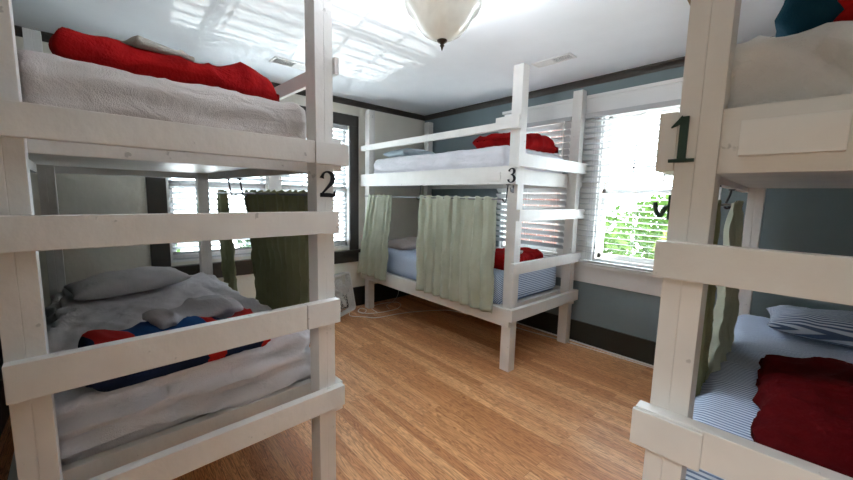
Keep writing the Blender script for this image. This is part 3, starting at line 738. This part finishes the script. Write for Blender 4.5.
# place fan: local +y must point towards the wall
fan.rotation_euler = (0, 0, math.atan2(.358, -.187)); 
def cable(label, pts, r=.004):
    o = tube('power_cable', PLASTIC, None, smooth_path([(x, y, z + r) for x, y, z in pts], 10), r, 7)
    return tag(o, label, 'cable')
cable('long pale cable along the floor from the fan to the window wall', [(.18, -1.30, 0), (.32, -1.37, 0), (.45, -1.26, 0), (.56, -1.165, 0), (.60, -.90, 0), (.664, -.679, 0), (.78, -.45, 0), (.918, -.291, 0), (1.32, -.20, 0), (1.89, -.146, 0), (2.4, -.09, 0), (3.0, -.06, 0), (3.9, -.05, 0)])
cable('white cable bunched in loops beside the box fan', [(.17, -1.17, 0), (.24, -1.22, 0), (.33, -1.20, 0), (.26, -1.12, .01), (.20, -1.16, .02), (.27, -1.23, .012), (.36, -1.17, .0), (.418, -1.054, 0), (.44, -.93, 0), (.435, -.78, 0), (.33, -.64, 0), (.20, -.62, 0), (.14, -.78, 0), (.17, -.98, 0), (.30, -1.04, 0), (.41, -1.06, .008)])
cable('white cord hanging behind the bed leg near the fan', [(.38, -.86, 0), (.24, -.80, 0), (.14, -.62, .0), (.07, -.50, .03), (.045, -.45, .12), (.045, -.43, .27)], .003)

# ------------------------------------------------------------------ outside
tag(box('ground', PAVE, None, (-60, 60), (-60, 60), (-3.3, -3.1), 0), kind='structure')
ch = thing('brick_chimney', 'pinkish brick chimney stack seen through the left-hand blind behind bunk 3', 'chimney', (.70, 1.25, -3.1))
box('stack', BRICK, ch, (-1.9, 1.02), (-.5, .45), (0, 6.6), .01)
box('cap', PAVE, ch, (-1.95, 1.07), (-.55, .5), (6.6, 6.75), .01)
def bush(name, label, loc, rad, h, m, n=1500, leaf=.11, seed=0, trunk=1.2):
    r = thing(name, label, 'tree', (*loc, -3.1), 0, 'trees outside the windows'); rnd = random.Random(seed)
    tube('trunk', BARK, r, [(0, 0, 0), (.05, 0, trunk), (0, .05, h * .7)], [.12, .09, .04], 8)
    bm = bmesh.new()
    for _ in range(n):
        d = Vector((rnd.gauss(0, 1), rnd.gauss(0, 1), rnd.gauss(0, 1))).normalized() * (rnd.random() ** .4)
        k = 1 + .25 * noise.noise(d * 2.3 + Vector((seed, 0, 0)))
        p = Vector((d.x * rad * k, d.y * rad * k, trunk * .7 + (h - trunk * .7) * (.5 + .5 * d.z * k)))
        a = Vector((rnd.gauss(0, 1), rnd.gauss(0, 1), rnd.gauss(0, 1))).normalized(); b = a.orthogonal().normalized(); s = leaf * rnd.uniform(.6, 1.3)
        q = [p + a * s, p + b * s * .45 + a * .1 * s, p - a * s, p - b * s * .45 + a * .1 * s]
        bm.faces.new([bm.verts.new(v) for v in q])
    link('foliage', bm, m, r)
bush('leafy_tree', 'green tree at the left side of the bright window view', (.15, 5.4), .95, 4.4, LEAF, 1800, .12, 1)
bush('leafy_tree', 'yellow-green tree in the middle of the bright window view', (1.45, 7.3), .62, 3.9, LEAFY, 1500, .10, 2)
bush('leafy_tree', 'darker green tree at the right of the bright window view', (2.3, 10.2), 1.3, 4.5, LEAFD, 1800, .14, 3)
bush('leafy_tree', 'broad dark tree behind the other trees outside', (-.6, 16.5), 2.9, 5.0, LEAF, 2600, .2, 4)
bush('leafy_tree', 'dark tree outside the dark-framed window', (-9.5, 1.6), 1.6, 4.4, LEAFD, 2200, .16, 5)
bush('leafy_tree', 'green tree outside left half of the dark-framed window', (-8.5, -3.6), 1.8, 4.2, LEAF, 2200, .16, 6)

# ------------------------------------------------------------------ light
w = bpy.data.worlds.new('sky'); scene.world = w; w.use_nodes = True; nt = w.node_tree
bg = nt.nodes['Background']; bg.inputs[0].default_value = (.82, .91, 1.0, 1); bg.inputs[1].default_value = 4.9
def light(name, typ, loc, rot, energy, **kw):
    l = bpy.data.lights.new(name, typ); l.energy = energy
    for k, v in kw.items(): setattr(l, k, v)
    o = bpy.data.objects.new(name, l); C.objects.link(o); o.location = loc; o.rotation_euler = rot; return o
light('sun', 'SUN', (0, 0, 10), (math.radians(-8), math.radians(48), 0), 13., angle=.01, color=(1, .95, .86))
# sunlight thrown back up through the dark-framed window by a car roof down in the street
def aim(o, tgt): o.rotation_euler = (Vector(tgt) - o.location).to_track_quat('-Z', 'Y').to_euler()
s = light('sun_glint', 'SPOT', (-6.6, -.42, -.78), (0, 0, 0), 1000., spot_size=math.radians(9), spot_blend=.1, shadow_soft_size=.012, color=(1, .99, .97)); aim(s, (0, -1.63, 2.12))
s = light('sun_glint', 'SPOT', (-6.6, -2.5, -.40), (0, 0, 0), 620., spot_size=math.radians(10), spot_blend=.1, shadow_soft_size=.03, color=(1, .99, .97)); aim(s, (0, -2.6, 2.0))
light('bowl_fill', 'POINT', (2.70, -2.28, 2.30), (0, 0, 0), 24., shadow_soft_size=.05, color=(.88, .94, 1))  # fill light added above the unlit bowl, bounced off the ceiling
# sky portals in the window openings
def portal(loc, rot, sx, sy):
    o = light('window_portal', 'AREA', loc, rot, 1., shape='RECTANGLE', size=sx, size_y=sy); o.data.cycles.is_portal = True
R = math.radians
for a0, a1, z0, z1 in WB: portal(((a0 + a1) / 2, .17, (z0 + z1) / 2), (R(-90), 0, 0), a1 - a0, z1 - z0)
for a0, a1, z0, z1 in WL: portal((-.17, (a0 + a1) / 2, (z0 + z1) / 2), (R(-90), 0, R(90)), a1 - a0, z1 - z0)

# fill light added in the unseen hallway to brighten the bed fronts
light('hall_fill', 'AREA', (3.95, YS - .75, H - .06), (0, 0, 0), 15., shape='DISK', size=.6, color=(.90, .96, 1))

# ------------------------------------------------------------------ camera
cam = bpy.data.cameras.new('camera'); co = bpy.data.objects.new('camera', cam); C.objects.link(co); scene.camera = co
cam.sensor_width = 36; cam.lens = 360.7177 * 36 / 853; cam.clip_start = .02
yaw, pit, rol = 2.40874, -.1193266, .0218025
F = Vector((math.cos(yaw) * math.cos(pit), math.sin(yaw) * math.cos(pit), math.sin(pit)))
Rt = F.cross(Vector((0, 0, 1))).normalized(); U = Rt.cross(F)
Rr = Rt * math.cos(rol) + U * math.sin(rol); Ur = -Rt * math.sin(rol) + U * math.cos(rol)
M = Matrix((Rr, Ur, -F)).transposed().to_4x4(); M.translation = Vector((3.9248, -3.4501, 1.4031)); co.matrix_world = M

vs_ = scene.view_settings; vs_.view_transform = 'Standard'; vs_.look = 'None'; vs_.exposure = 1.9; vs_.gamma = 1; vs_.use_curve_mapping = False
cy = scene.cycles; cy.max_bounces = 10; cy.diffuse_bounces = 6; cy.transparent_max_bounces = 16; cy.use_denoising = True
cy.sample_clamp_indirect = 6; cy.caustics_reflective = False; cy.caustics_refractive = False
